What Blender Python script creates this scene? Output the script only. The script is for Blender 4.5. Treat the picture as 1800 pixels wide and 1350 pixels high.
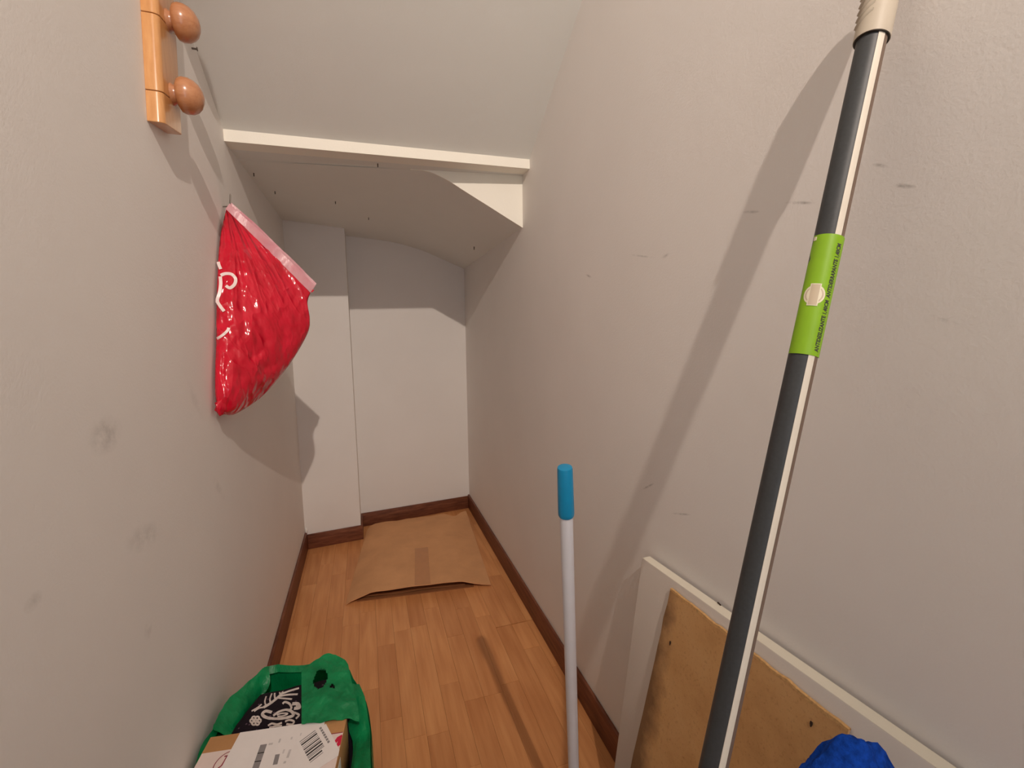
import bpy, bmesh, math, random
import numpy as np
from mathutils import Vector, Matrix, noise
from mathutils.bvhtree import BVHTree
random.seed(7)
for o in list(bpy.data.objects): bpy.data.objects.remove(o)
scene = bpy.context.scene
C = scene.collection

# ------------------------------------------------------------------ camera
FPX, YAW, PITCH, ROLL, H = 799.07, 0.3115, 0.13004, -0.01027, 1.1
EYE = Vector((0, 0, H))
cy, sy, cp, sp = math.cos(YAW), math.sin(YAW), math.cos(PITCH), math.sin(PITCH)
F = Vector((sy*cp, cy*cp, -sp)); R0 = Vector((cy, -sy, 0)); U0 = R0.cross(F)
RT = R0*math.cos(ROLL) + U0*math.sin(ROLL); UP = U0*math.cos(ROLL) - R0*math.sin(ROLL)
cd = bpy.data.cameras.new('camera'); cam = bpy.data.objects.new('camera', cd); C.objects.link(cam)
cd.sensor_width = 36; cd.lens = FPX/1800*36; cd.clip_start = 0.02
m = Matrix.Identity(4)
for i in range(3):
    m[i][0], m[i][1], m[i][2], m[i][3] = RT[i], UP[i], -F[i], EYE[i]
cam.matrix_world = m; scene.camera = cam

# ------------------------------------------------------------------ light
w = bpy.data.worlds.new('world'); scene.world = w; w.use_nodes = True
w.node_tree.nodes['Background'].inputs[0].default_value = (0.86, 0.93, 1.0, 1)
w.node_tree.nodes['Background'].inputs[1].default_value = 2.0
LIGHT = Vector((0.14, -1.0, 2.565)); LAMP_WATTS = 168.0; BULB_COLOR = (1.0, 0.86, 0.75, 1); AIM = Vector((.12, 2.5, .62))
vs = scene.view_settings
vs.view_transform = 'Standard'; vs.look = 'None'; vs.gamma = 1; vs.exposure = -0.16; vs.use_curve_mapping = False

# ------------------------------------------------------------------ helpers
def ray(px, py):
    return (RT*(px-900) - UP*(py-675) + F*FPX).normalized()
def at(px, py, axis, val):
    d = ray(px, py); return EYE + d*((val-EYE[axis])/d[axis])

def obj(name, verts, faces, mat=None, parent=None, smooth=False):
    me = bpy.data.meshes.new(name); me.from_pydata([tuple(v) for v in verts], [], faces); me.update()
    bm = bmesh.new(); bm.from_mesh(me); bmesh.ops.recalc_face_normals(bm, faces=bm.faces); bm.to_mesh(me); bm.free()
    if smooth: me.polygons.foreach_set('use_smooth', [True]*len(me.polygons))
    o = bpy.data.objects.new(name, me); C.objects.link(o)
    if mat: me.materials.append(mat)
    if parent: o.parent = parent
    return o
def box_data(x0, x1, y0, y1, z0, z1):
    v = [(x, y, z) for z in (z0, z1) for y in (y0, y1) for x in (x0, x1)]
    f = [(0,2,3,1),(4,5,7,6),(0,1,5,4),(2,6,7,3),(0,4,6,2),(1,3,7,5)]
    return v, f
def box(name, b, mat, parent=None, bev=0.0, seg=2):
    o = obj(name, *box_data(*b), mat, parent)
    if bev: bevel(o, bev, seg)
    return o
def bevel(o, wd, seg=2):
    bm = bmesh.new(); bm.from_mesh(o.data)
    bmesh.ops.bevel(bm, geom=bm.edges[:], offset=wd, segments=seg, profile=0.5, affect='EDGES')
    bm.to_mesh(o.data); bm.free()
    o.data.polygons.foreach_set('use_smooth', [True]*len(o.data.polygons))
    o.data.set_sharp_from_angle(angle=0.6)
def frame(d):
    d = d.normalized(); a = Vector((0,0,1)) if abs(d.z) < .9 else Vector((1,0,0))
    u = d.cross(a).normalized(); return d, u, d.cross(u).normalized()
def lathe(name, org, axis, prof, mat, parent=None, n=28, uref=None):
    """prof: list of (t along axis, radius)"""
    d, u, v = frame(axis)
    if uref is not None:
        u = (uref - d*uref.dot(d)).normalized(); v = d.cross(u)
    V, Fc = [], []
    for t, r in prof:
        for k in range(n):
            a = 2*math.pi*k/n; V.append(org + d*t + (u*math.cos(a)+v*math.sin(a))*r)
    for i in range(len(prof)-1):
        for k in range(n):
            Fc.append((i*n+k, i*n+(k+1)%n, (i+1)*n+(k+1)%n, (i+1)*n+k))
    Fc.append(tuple(range(n))[::-1]); Fc.append(tuple(range((len(prof)-1)*n, len(prof)*n)))
    o = obj(name, V, Fc, mat, parent, True); o.data.set_sharp_from_angle(angle=0.7)
    return o
def grid(name, rows, mat, parent=None, smooth=True, thick=0.0, skip=None):
    nr, nc = len(rows), len(rows[0]); V = [p for r in rows for p in r]; Fc = []
    for i in range(nr-1):
        for j in range(nc-1):
            if skip and skip(i, j): continue
            Fc.append((i*nc+j, i*nc+j+1, (i+1)*nc+j+1, (i+1)*nc+j))
    o = obj(name, V, Fc, mat, parent, smooth)
    if thick:
        md = o.modifiers.new('solid', 'SOLIDIFY'); md.thickness = thick; md.offset = 0
        if smooth:
            es = o.modifiers.new('crisp', 'EDGE_SPLIT'); es.split_angle = .9
    return o
def prism(name, poly, ext, mat, parent=None):
    n = len(poly); V = [Vector(p) for p in poly] + [Vector(p)+ext for p in poly]
    Fc = [tuple(range(n))[::-1], tuple(range(n, 2*n))] + [(i, (i+1)%n, n+(i+1)%n, n+i) for i in range(n)]
    return obj(name, V, Fc, mat, parent)
def ribbon_data(pts, nrm, wd):
    """flat ribbon along pts, lying across normal list"""
    V, Fc = [], []
    for i, p in enumerate(pts):
        t = (pts[min(i+1, len(pts)-1)] - pts[max(i-1, 0)]).normalized()
        s = t.cross(nrm[i]).normalized()*wd/2
        V += [p-s, p+s]
        if i: Fc.append((2*i-2, 2*i-1, 2*i+1, 2*i))
    return V, Fc
def smooth_line(pts, n=6):
    out = []; P = [pts[0]] + list(pts) + [pts[-1]]
    for i in range(1, len(P)-2):
        p0, p1, p2, p3 = [np.array(q, float) for q in P[i-1:i+3]]
        for k in range(n):
            t = k/n
            out.append(.5*((2*p1)+(-p0+p2)*t+(2*p0-5*p1+4*p2-p3)*t*t+(-p0+3*p1-3*p2+p3)*t**3))
    out.append(np.array(P[-2], float)); return out
def resample(pts, n):
    P = [Vector(p) for p in smooth_line(pts, 10)]; L = [0]
    for a, b in zip(P, P[1:]): L.append(L[-1] + (b-a).length)
    out = []
    for k in range(n):
        s = L[-1]*k/(n-1); i = 0
        while i < len(L)-2 and L[i+1] < s: i += 1
        t = (s-L[i])/max(1e-9, L[i+1]-L[i]); out.append(P[i].lerp(P[i+1], min(1, t)))
    return out
def empty(name, loc, label, cat, group=None):
    o = bpy.data.objects.new(name, None); C.objects.link(o); o.location = loc; o.empty_display_size = .05
    tag(o, label, cat, group); return o
def tag(o, label, cat, group=None):
    o['label'] = label; o['category'] = cat
    if group: o['group'] = group
def struct(o, label=None, cat=None):
    o['kind'] = 'structure'
    if label: o['label'] = label
    if cat: o['category'] = cat
    return o
def adopt(o, parent):           # parent while keeping world coordinates (parents are unrotated)
    o.parent = parent; o.matrix_parent_inverse = Matrix.Translation(-Vector(parent.location)); return o

# ------------------------------------------------------------------ materials
def srgb(r, g, b):
    f = lambda c: (c/255/12.92) if c/255 <= .04045 else ((c/255+.055)/1.055)**2.4
    return (f(r), f(g), f(b), 1)
class N:
    def __init__(s, name):
        s.m = bpy.data.materials.new(name); s.m.use_nodes = True; s.t = s.m.node_tree
        s.b = s.t.nodes['Principled BSDF']; s.out = s.t.nodes['Material Output']
    def n(s, typ, **kw):
        nd = s.t.nodes.new(typ)
        for k, v in kw.items():
            if k.startswith('_'): setattr(nd, k[1:], v)
            else: nd.inputs[k].default_value = v
        return nd
    def l(s, a, b): s.t.links.new(a, b)
    def pos(s): return s.n('ShaderNodeNewGeometry').outputs['Position']
    def map(s, src, scale=(1,1,1), loc=(0,0,0), rot=(0,0,0)):
        mp = s.n('ShaderNodeMapping'); mp.inputs['Scale'].default_value = scale; mp.inputs['Location'].default_value = loc
        mp.inputs['Rotation'].default_value = rot
        s.l(src, mp.inputs['Vector']); return mp.outputs[0]
    def noise(s, vec, scale, detail=4, rough=.55):
        nd = s.n('ShaderNodeTexNoise', Scale=scale, Detail=detail, Roughness=rough); s.l(vec, nd.inputs['Vector']); return nd.outputs['Fac']
    def ramp(s, fac, stops):
        r = s.n('ShaderNodeValToRGB'); e = r.color_ramp.elements
        while len(e) < len(stops): e.new(.5)
        for k, (p, c) in enumerate(stops): e[k].position = p; e[k].color = c if len(c) == 4 else (*c, 1)
        s.l(fac, r.inputs[0]); return r.outputs[0]
    def mix(s, fac, a, b, mode='MIX'):
        mx = s.n('ShaderNodeMix', _data_type='RGBA', _blend_type=mode)
        if hasattr(fac, 'links'): s.l(fac, mx.inputs[0])
        else: mx.inputs[0].default_value = fac
        for v, i in ((a, 6), (b, 7)):
            if hasattr(v, 'links'): s.l(v, mx.inputs[i])
            else: mx.inputs[i].default_value = v
        return mx.outputs[2]
    def math(s, op, a, b=None, clamp=False):
        nd = s.n('ShaderNodeMath', _operation=op); nd.use_clamp = clamp
        for v, i in ((a, 0), (b, 1)):
            if v is None: continue
            if hasattr(v, 'links'): s.l(v, nd.inputs[i])
            else: nd.inputs[i].default_value = v
        return nd.outputs[0]
    def bump(s, h, strength, dist=.002):
        b = s.n('ShaderNodeBump', Strength=strength, Distance=dist); s.l(h, b.inputs['Height']); s.l(b.outputs[0], s.b.inputs['Normal'])
    def col(s, c):
        if hasattr(c, 'links'): s.l(c, s.b.inputs['Base Color'])
        else: s.b.inputs['Base Color'].default_value = c
    def rough(s, v, spec=None):
        s.b.inputs['Roughness'].default_value = v
        if spec is not None: s.b.inputs['Specular IOR Level'].default_value = spec

def simple(name, c, rough=.5, var=.12, nscale=40, spec=.5, metal=0, bump=0.0):
    a = N(name); p = a.pos(); nf = a.noise(p, nscale)
    d = tuple(x*(1-var) for x in c[:3]) + (1,); l = tuple(min(1, x*(1+var)) for x in c[:3]) + (1,)
    a.col(a.ramp(nf, [(.3, d), (.7, l)])); a.rough(rough, spec); a.b.inputs['Metallic'].default_value = metal
    if bump: a.bump(a.noise(p, nscale*4), bump)
    return a.m

def paint(name, c, marks=(), spec=.25):
    """plaster wall paint; marks: (x,y,z, ry, rz, strength, angle) dirt smudges and scratches lying on the wall"""
    a = N(name); p = a.pos()
    base = a.ramp(a.noise(p, 3.5, 5), [(.3, tuple(x*.965 for x in c[:3])+(1,)), (.7, c)])
    if marks:
        wob = a.noise(p, 45, 5, .7); tot = None
        for (x, y, z, ry, rz, s, ang) in marks:
            v = a.n('ShaderNodeVectorMath', _operation='SUBTRACT'); a.l(p, v.inputs[0]); v.inputs[1].default_value = (x, y, z)
            q = a.map(v.outputs[0], (0, 1/ry, 1/rz)) if not ang else a.map(a.map(v.outputs[0], rot=(ang, 0, 0)), (0, 1/ry, 1/rz))
            ln = a.n('ShaderNodeVectorMath', _operation='LENGTH'); a.l(q, ln.inputs[0])
            k = a.math('SUBTRACT', 1.25, ln.outputs['Value'], True); k = a.math('MULTIPLY', k, s)
            tot = k if tot is None else a.math('MAXIMUM', tot, k)
        tot = a.math('MULTIPLY', tot, a.math('MULTIPLY', a.math('SUBTRACT', wob, .36, True), 2.4), True)
        base = a.mix(tot, base, srgb(92, 86, 76))
    a.col(base); a.rough(.75, spec)
    h = a.math('ADD', a.noise(p, 260, 3), a.math('MULTIPLY', a.noise(p, 24, 3), 1.6)); a.bump(h, .16, .0016)
    return a.m

WALL = srgb(240, 235, 230)
M = {}
M['wall_l'] = paint('paint_left', WALL, [(-.328,.715,.962,.038,.022,.42,0), (-.328,.785,.79,.05,.018,.30,.25), (-.328,1.05,.955,.05,.014,.22,.9),
    (-.328,.762,.655,.012,.012,.35,0), (-.328,1.135,.745,.05,.012,.2,.8), (-.328,.55,.83,.012,.008,.3,0), (-.328,.44,.95,.02,.008,.2,.3)])
M['wall_r'] = paint('paint_right', WALL, [(.558,.356,1.243,.011,.0022,1,-.35), (.558,.382,1.272,.009,.002,.7,-.45), (.558,.48,1.256,.02,.002,.8,-.25),
    (.558,.415,1.264,.008,.002,.8,-.3), (.558,.561,1.263,.014,.0022,.7,-.2), (.558,1.078,1.222,.014,.003,.8,-.3), (.558,.763,1.228,.012,.003,.7,.2), (.558,.84,1.238,.045,.002,.45,-.2),
    (.558,.795,.757,.022,.0022,.8,.6), (.558,.69,.738,.025,.002,.7,.35), (.558,.307,1.1,.012,.002,.5,-.4), (.558,.42,.62,.01,.003,.4,0)])
M['wall'] = paint('paint_back', WALL)
M['ceil'] = paint('paint_ceiling', srgb(236, 236, 230))
M['trim'] = paint('paint_gloss_white', srgb(250, 245, 232), spec=.4)

def plank_mat():
    a = N('laminate_oak'); p = a.pos(); oi = a.n('ShaderNodeObjectInfo'); rnd = oi.outputs['Random']
    cb = a.n('ShaderNodeCombineXYZ'); a.l(a.math('MULTIPLY', rnd, 37.0), cb.inputs[0]); a.l(a.math('MULTIPLY', rnd, 91.0), cb.inputs[1])
    ad = a.n('ShaderNodeVectorMath', _operation='ADD'); a.l(p, ad.inputs[0]); a.l(cb.outputs[0], ad.inputs[1]); q = ad.outputs[0]
    g1 = a.noise(a.map(q, (34, 2.2, 1)), 1.6, 4, .5); g2 = a.noise(a.map(q, (260, 9, 1)), 1.2, 3)
    wv = a.n('ShaderNodeTexWave', _wave_type='RINGS', Scale=1.0, Distortion=9.0, Detail=2.0); wv.inputs['Detail Scale'].default_value = .7
    a.l(a.map(q, (16, 1.1, 1)), wv.inputs['Vector'])
    c1 = a.ramp(g1, [(.22, srgb(206, 138, 84)), (.55, srgb(224, 158, 102)), (.82, srgb(232, 170, 114))])
    c2 = a.mix(a.math('MULTIPLY', wv.outputs['Fac'], .16), c1, srgb(176, 104, 56))
    c3 = a.mix(a.math('MULTIPLY', a.math('SUBTRACT', g2, .58, True), 1.5, True), c2, srgb(168, 102, 58))
    tone = a.ramp(rnd, [(0, (.86,.80,.76)), (.5, (.97,.95,.93)), (1, (1.05,1.04,1.02))])
    a.col(a.mix(1, c3, tone, 'MULTIPLY')); a.rough(.42, .4); a.bump(g2, .05, .0005)
    return a.m
M['plank'] = plank_mat()
def wood(name, lo, mid, hi, scale=(30, 30, 3), rough=.45, spec=.4, coat=0):
    a = N(name); p = a.pos(); g = a.noise(a.map(p, scale), 2.2, 5, .6); a.col(a.ramp(g, [(.25, lo), (.5, mid), (.78, hi)])); a.rough(rough, spec)
    a.b.inputs['Coat Weight'].default_value = coat; a.b.inputs['Coat Roughness'].default_value = .12
    a.bump(g, .08, .0006); return a.m
M['skirt_y'] = wood('baseboard_wood', srgb(80, 42, 28), srgb(116, 66, 44), srgb(144, 90, 62), (40, 4, 40), .5)
M['skirt_x'] = wood('baseboard_wood_cross', srgb(80, 42, 28), srgb(116, 66, 44), srgb(144, 90, 62), (4, 40, 40), .5)
M['subfloor'] = simple('dark_underlay', srgb(46, 28, 18), .9)
M['beech'] = wood('varnished_beech', srgb(198, 138, 80), srgb(212, 152, 94), srgb(222, 166, 108), (60, 60, 6), .3, .5, .6)
M['beech_peg'] = wood('varnished_beech_peg', srgb(168, 108, 70), srgb(186, 126, 86), srgb(198, 142, 100), (8, 60, 60), .28, .5, .6)
M['steel'] = simple('dull_steel', srgb(120, 112, 104), .45, metal=.8)
M['nail'] = simple('dark_nail', srgb(60, 52, 46), .6, metal=.4)
def plastic_bag(name, lo, hi, rough, trans, scale=30, bump=.5, bscale=38):
    a = N(name); p = a.pos(); nf = a.noise(p, scale, 4); a.col(a.ramp(nf, [(.3, lo), (.7, hi)])); a.rough(rough, .6)
    a.bump(a.noise(a.map(p, (1, 1, .45)), bscale, 5, .65), bump, .008)
    if trans:
        tr = a.n('ShaderNodeBsdfTranslucent'); tr.inputs[0].default_value = hi
        mx = a.n('ShaderNodeMixShader'); mx.inputs[0].default_value = trans
        a.l(a.b.outputs[0], mx.inputs[1]); a.l(tr.outputs[0], mx.inputs[2]); a.l(mx.outputs[0], a.out.inputs['Surface'])
    return a.m
def red_film():
    a = N('red_film'); p = a.pos(); a.col(a.ramp(a.noise(p, 14, 4), [(.3, srgb(196, 0, 36)), (.7, srgb(222, 12, 50))])); a.rough(.17, .65)
    v = a.n('ShaderNodeVectorMath', _operation='SUBTRACT'); a.l(p, v.inputs[0]); v.inputs[1].default_value = (-.318, 1.372, 1.43)
    sx = a.n('ShaderNodeSeparateXYZ'); a.l(v.outputs[0], sx.inputs[0])
    an = a.math('ARCTAN2', a.math('ADD', sx.outputs[0], a.math('MULTIPLY', sx.outputs[1], .45)), a.math('MULTIPLY', sx.outputs[2], -1.0))
    cb = a.n('ShaderNodeCombineXYZ'); a.l(a.math('MULTIPLY', an, 6.5), cb.inputs[0]); a.l(a.math('MULTIPLY', sx.outputs[2], 5.0), cb.inputs[1])
    f1 = a.noise(cb.outputs[0], 1.0, 1.5, .45); f2 = a.noise(a.map(p, (1, 1, .6)), 21, 2.5, .5)
    rg = a.math('ABSOLUTE', a.math('SUBTRACT', f1, .5)); r2 = a.math('ABSOLUTE', a.math('SUBTRACT', f2, .5))
    a.bump(a.math('ADD', a.math('MULTIPLY', rg, -1.6), a.math('MULTIPLY', r2, -1.5)), .85, .016)
    return a.m
M['red'] = red_film()
M['hem'] = plastic_bag('pale_pink_film', srgb(236, 166, 178), srgb(246, 202, 206), .3, .3, 30, .3)
M['print'] = simple('white_print', srgb(246, 226, 222), .35, .04)
M['green'] = plastic_bag('green_film', srgb(0, 128, 74), srgb(12, 168, 100), .38, .3, 20, .6, 30)
def kraft(name, c, fl=(1, 60, 1)):
    a = N(name); p = a.pos(); nf = a.noise(p, 9, 5); f2 = a.noise(p, 220, 2)
    b = a.ramp(nf, [(.3, tuple(x*.9 for x in c[:3])+(1,)), (.7, tuple(x*1.06 for x in c[:3])+(1,))])
    a.col(a.mix(a.math('MULTIPLY', f2, .12), b, srgb(120, 80, 46))); a.rough(.8, .2)
    a.bump(a.noise(a.map(p, fl), 5, 2), .1, .001); return a.m
M['kraft'] = kraft('kraft_cardboard', srgb(224, 168, 120), (90, 2, 1))
M['kraft_shaded'] = kraft('kraft_inner_shaded', srgb(150, 98, 62))  # kraft coloured darker to paint in the shade inside the carton's open mouth
M['tape'] = simple('brown_tape', srgb(196, 136, 86), .35, .04, spec=.5)
M['boxk'] = kraft('parcel_kraft', srgb(202, 150, 100))
M['paper'] = simple('label_paper', srgb(238, 230, 226), .6, .02, spec=.3)
M['boxwhite'] = simple('printed_white', srgb(234, 214, 206), .65, .03, spec=.25)
M['ink'] = simple('black_ink', srgb(62, 58, 58), .6)
M['greyink'] = simple('grey_ink', srgb(140, 134, 134), .6)
M['paleink'] = simple('pale_ink', srgb(206, 198, 196), .6)
M['redink'] = simple('red_ink', srgb(206, 26, 66), .5)
M['wineink'] = simple('wine_ink', srgb(150, 44, 60), .5)
def cloth():
    a = N('black_print_cloth'); p = a.pos(); v = a.n('ShaderNodeTexVoronoi', Scale=85.0); a.l(p, v.inputs['Vector'])
    s = a.math('LESS_THAN', v.outputs['Distance'], .16); a.col(a.mix(a.math('MULTIPLY', s, .6), srgb(28, 20, 28), srgb(120, 96, 110)))
    a.rough(.85, .2); a.bump(a.noise(p, 400, 2), .3, .001); return a.m
M['cloth'] = cloth()
M['clothprint'] = simple('cream_cloth_print', srgb(206, 192, 184), .8, .15, 120)
M['bluecap'] = simple('teal_blue_plastic', srgb(0, 132, 178), .4, .05)
M['whitetube'] = simple('white_tube', srgb(216, 214, 218), .38, .02)
M['pan'] = simple('blue_dustpan_plastic', srgb(10, 110, 160), .45, .06)
M['pole'] = simple('anthracite_tube', srgb(58, 60, 62), .5, .12, 300)
M['polewhite'] = simple('cream_stripe', srgb(226, 216, 200), .45, .03)
M['brownline'] = simple('taupe_line', srgb(120, 100, 86), .5, .05)
M['grip'] = simple('beige_grip', srgb(196, 184, 166), .5, .03, spec=.35)
M['lime'] = simple('lime_label', srgb(136, 182, 22), .42, .07, 30)
M['emblem'] = simple('cream_emblem', srgb(236, 226, 200), .5, .03)
M['emblem2'] = simple('taupe_emblem', srgb(206, 188, 162), .5, .03)
M['darkrim'] = simple('dark_rim', srgb(48, 40, 30), .6)
M['whiteboard'] = simple('white_melamine', srgb(236, 228, 210), .45, .02, 12)
M['whiteface'] = paint('white_panel_face', srgb(228, 219, 210))
def hardboard():
    a = N('brown_hardboard'); p = a.pos()
    n1 = a.noise(p, 7, 6, .65); n2 = a.noise(p, 190, 3, .7); n3 = a.noise(p, 26, 4)
    c = a.ramp(n1, [(.25, srgb(186, 138, 88)), (.5, srgb(210, 162, 108)), (.78, srgb(220, 176, 124))])
    c = a.mix(a.math('MULTIPLY', a.math('SUBTRACT', n2, .56, True), 2.6, True), c, srgb(150, 104, 60))
    # worn dark stain running along the left edge
    sx = a.n('ShaderNodeSeparateXYZ'); a.l(p, sx.inputs[0])
    e = a.math('MULTIPLY', a.math('SUBTRACT', a.math('ADD', sx.outputs[1], a.math('MULTIPLY', n3, .06)), .668, True), 26, True)
    c = a.mix(a.math('MULTIPLY', e, .78), c, srgb(104, 76, 56))
    a.col(c); a.rough(.7, .25); a.bump(a.math('ADD', n2, n3), .25, .001); return a.m
M['hardboard'] = hardboard()
M['rawedge'] = simple('raw_fibre_edge', srgb(214, 168, 110), .9, .2, 200, bump=.4)
M['spot'] = simple('dark_spot', srgb(48, 30, 16), .8)
M['fluff'] = simple('blue_microfibre', srgb(22, 70, 170), .95, .35, 160, spec=.1, bump=.6)

# ================================================================== STRUCTURE
XL, XR, YB, YC, YN = -.328, .558, 2.57, 2.372, -1.5
ZT = 2.75
struct(box('wall_left', (XL-.1, XL, YN, YB+.1, -.02, ZT+.05), M['wall_l']))
struct(box('wall_right', (XR, XR+.1, YN, YB+.1, -.02, ZT+.05), M['wall_r']))
SK = .1                                          # the back wall is not quite square to the corridor
def yb(x): return YB + SK*(x-.25)
def yc(x): return YC + SK*(x+.18)
def skew(name, x0, x1, fy, d0, d1, z0, z1, mat):
    V = [(x, fy(x)+d, z) for z in (z0, z1) for d in (d0, d1) for x in (x0, x1)]
    return struct(obj(name, V, box_data(0,1,0,1,0,1)[1], mat))
skew('wall_back', XL, XR, yb, 0, .1, -.02, 2.0, M['wall'])
skew('wall_pillar', XL, -.066, yc, 0, .22, 0, 1.63, M['wall'])
# wall behind the photographer with the door opening the daylight comes through
v, f = [], []
for b in ((XL, -.24, YN-.1, YN, -.02, ZT), (.47, XR, YN-.1, YN, -.02, ZT), (-.24, .47, YN-.1, YN, 2.03, ZT)):
    vv, ff = box_data(*b); f += [tuple(i+len(v) for i in q) for q in ff]; v += vv
struct(obj('wall_front', v, f, M['wall']))
dj = []; v, f = [], []
for b in ((-.255, -.24, YN-.11, YN+.012, 0, 2.045), (.47, .485, YN-.11, YN+.012, 0, 2.045), (-.255, .485, YN-.11, YN+.012, 2.03, 2.045)):
    vv, ff = box_data(*b); f += [tuple(i+len(v) for i in q) for q in ff]; v += vv
struct(obj('door_1', v, f, M['skirt_y']))

# sloping stair underside, from the white lintel strip up towards the room
SL = Vector((XL, 1.449, 1.590)); SR = Vector((XR, 1.515, 1.620)); SH = .030
up = Vector((0, 0, SH))
def lerp(a, b, t): return a + (b-a)*t
rows = []
TL = Vector((XL, 1.449-(ZT-1.62)/.571, ZT)); TR = Vector((XR, 1.515-(ZT-1.65)/.649, ZT))
for i in range(9):
    a = lerp(SL+up, TL, i/8); b = lerp(SR+up, TR, i/8); rows.append([lerp(a, b, j/6) for j in range(7)])
o = struct(grid('ceiling_slope', rows, M['ceil']))
rows = [[lerp(TL, TR, j/6) for j in range(7)], [Vector((XL+(XR-XL)*j/6, YN, ZT)) for j in range(7)]]
o = struct(grid('ceiling', rows, M['ceil'], thick=0.02))
# white lintel strip
bk = Vector((0, .06, 0))
o = struct(prism('trim_1', [SL, SR, SR+up, SL+up], bk, M['trim']))
# landing underside: flat plate behind the strip, then a soffit that curls down on the right
YF = 1.592
plate = [[lerp(SL, SR, j/10) for j in range(11)], [Vector((lerp(SL, SR, j/10).x, YF, lerp(SL, SR, j/10).z)) for j in range(11)]]
for r in plate:
    for p in r: p.z += .0004
xs = [XL+(XR-XL)*k/48 for k in range(49)]
def interp(x, tab):
    for (a, za), (b, zb) in zip(tab, tab[1:]):
        if x <= b:
            t = (x-a)/(b-a); return za+(zb-za)*t
    return tab[-1][1]
fr = [(XL,1.590),(.0,1.6),(.17,1.607),(.225,1.606),(.262,1.596),(.30,1.580),(.335,1.561),(.39,1.532),(.44,1.506),(.50,1.474),(XR,1.444)]
bc = [(XL,1.580),(-.06,1.556),(.1,1.546),(.2,1.534),(.28,1.516),(.345,1.498),(.45,1.458),(XR,1.416)]
fr = [tuple(p) for p in smooth_line(fr, 5)]; bc = [tuple(p) for p in smooth_line(bc, 5)]
sof = []
for i in range(13):
    t = i/12
    sof.append([Vector((x, YF+(yb(x)+.01-YF)*t, interp(x, fr)*(1-t)+interp(x, bc)*t)) for x in xs])
ceil2 = struct(grid('ceiling_soffit', sof, M['ceil']))
struct(grid('ceiling_landing', plate, M['ceil']))
face = [[Vector((x, YF, interp(x, fr)-.001)) for x in xs if x > .16], [Vector((x, YF, 1.64)) for x in xs if x > .16]]
struct(grid('trim_2', face, M['trim'], smooth=False, thick=.004))
# slab that closes the stair above the soffit
struct(box('ceiling_stair', (XL, XR, YF+.02, YB, 1.66, 1.72), M['ceil']))
# small nail stubs in the plaster
for px, py in ((447,318),(484,347),(590,362),(648,385),(664,288)):
    p = at(px, py, 2, 1.565 if py > 300 else 1.603); z = interp(p.x, fr)*(1-max(0, (p.y-YF)/(YB-YF)))+interp(p.x, bc)*max(0, (p.y-YF)/(YB-YF))
    if p.y < YF: z = SL.z + (SR.z-SL.z)*(p.x-XL)/(XR-XL)
    lathe('nail', Vector((p.x, p.y, z+.004)), Vector((0, .1, -1)), [(0,.0016),(.014,.0014)], M['nail'], ceil2, 8)
lathe('nail', Vector((.50, 2.1, interp(.5, fr)*.46+interp(.5, bc)*.54+.004)), Vector((0, .1, -1)), [(0,.002),(.016,.0018)], M['nail'], ceil2, 8)

# floor: laminate strips on a slab
fl = struct(box('floor', (XL-.02, XR+.02, YN-.3, YB+.05, -.03, -.008), M['subfloor']))
unit = bpy.data.meshes.new('plank'); unit.from_pydata(*[[tuple(q) for q in box_data(-.5,.5,-.5,.5,-1,0)[0]], [], box_data(0,1,0,1,0,1)[1]]); unit.update(); unit.materials.append(M['plank'])
SW = .0595; x = -.011-SW*6; k = 0
def strip(x0, x1, y0, y1):
    o = bpy.data.objects.new('plank', unit); C.objects.link(o); o.parent = fl
    o.location = ((x0+x1)/2, (y0+y1)/2, 0); o.scale = (x1-x0-.0005, y1-y0-.0006, .0078)
while x < XR:
    x0, x1 = max(x, XL), min(x+SW, XR); y = YN-.25 + random.uniform(0, .3)*(k % 3); y0 = YN-.3
    ends = []
    while y < YB-.1:
        y += random.uniform(.26, .48); ends.append(y)
    ends[-1] = YB+.035
    if x0 > .40:                                   # the short joint that has opened up beside the right wall
        ends = [e for e in ends if abs(e-1.484) > .14] + [1.4835]; ends.sort()
    for e in ends:
        if e > y0+.02:
            gap = .0042 if (x0 > .40 and abs(e-1.4835) < 1e-6) else 0
            strip(x0, x1, y0, e-gap); y0 = e
    x += SW; k += 1

# baseboards
BH, BT = .084, .010
def skirt(name, b, mat):
    o = struct(box(name, b, mat)); bevel(o, .0025, 2); return o
skirt('baseboard_left', (XL, XL+BT, YN, yc(XL), 0, BH+.006), M['skirt_y'])
skirt('baseboard_right', (XR-BT, XR, YN, yb(XR)-.002, 0, BH), M['skirt_y'])
bevel(skew('baseboard_back', -.066, XR-BT, yb, -BT, 0, 0, BH-.008, M['skirt_x']), .0025)
bevel(skew('baseboard_pillar', XL+BT, -.066+BT, yc, -BT, 0, 0, BH-.008, M['skirt_x']), .0025)
skirt('baseboard_return', (-.066, -.066+BT, yc(-.06), yb(-.066)-BT, 0, BH-.008), M['skirt_y'])
# crumb of old plaster above the baseboard corner
bm = bmesh.new(); bmesh.ops.create_icosphere(bm, subdivisions=2, radius=1)
for q in bm.verts:
    q.co = Vector((q.co.x*.007, q.co.y*.007, q.co.z*.016))*(1+.35*noise.noise(q.co*2.1)) + Vector((XL+.008, yc(XL)-.006, BH+.014))
me = bpy.data.meshes.new('plaster_lump'); bm.to_mesh(me); bm.free(); me.materials.append(M['wall'])
o = bpy.data.objects.new('trim_3', me); C.objects.link(o); struct(o)

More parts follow.
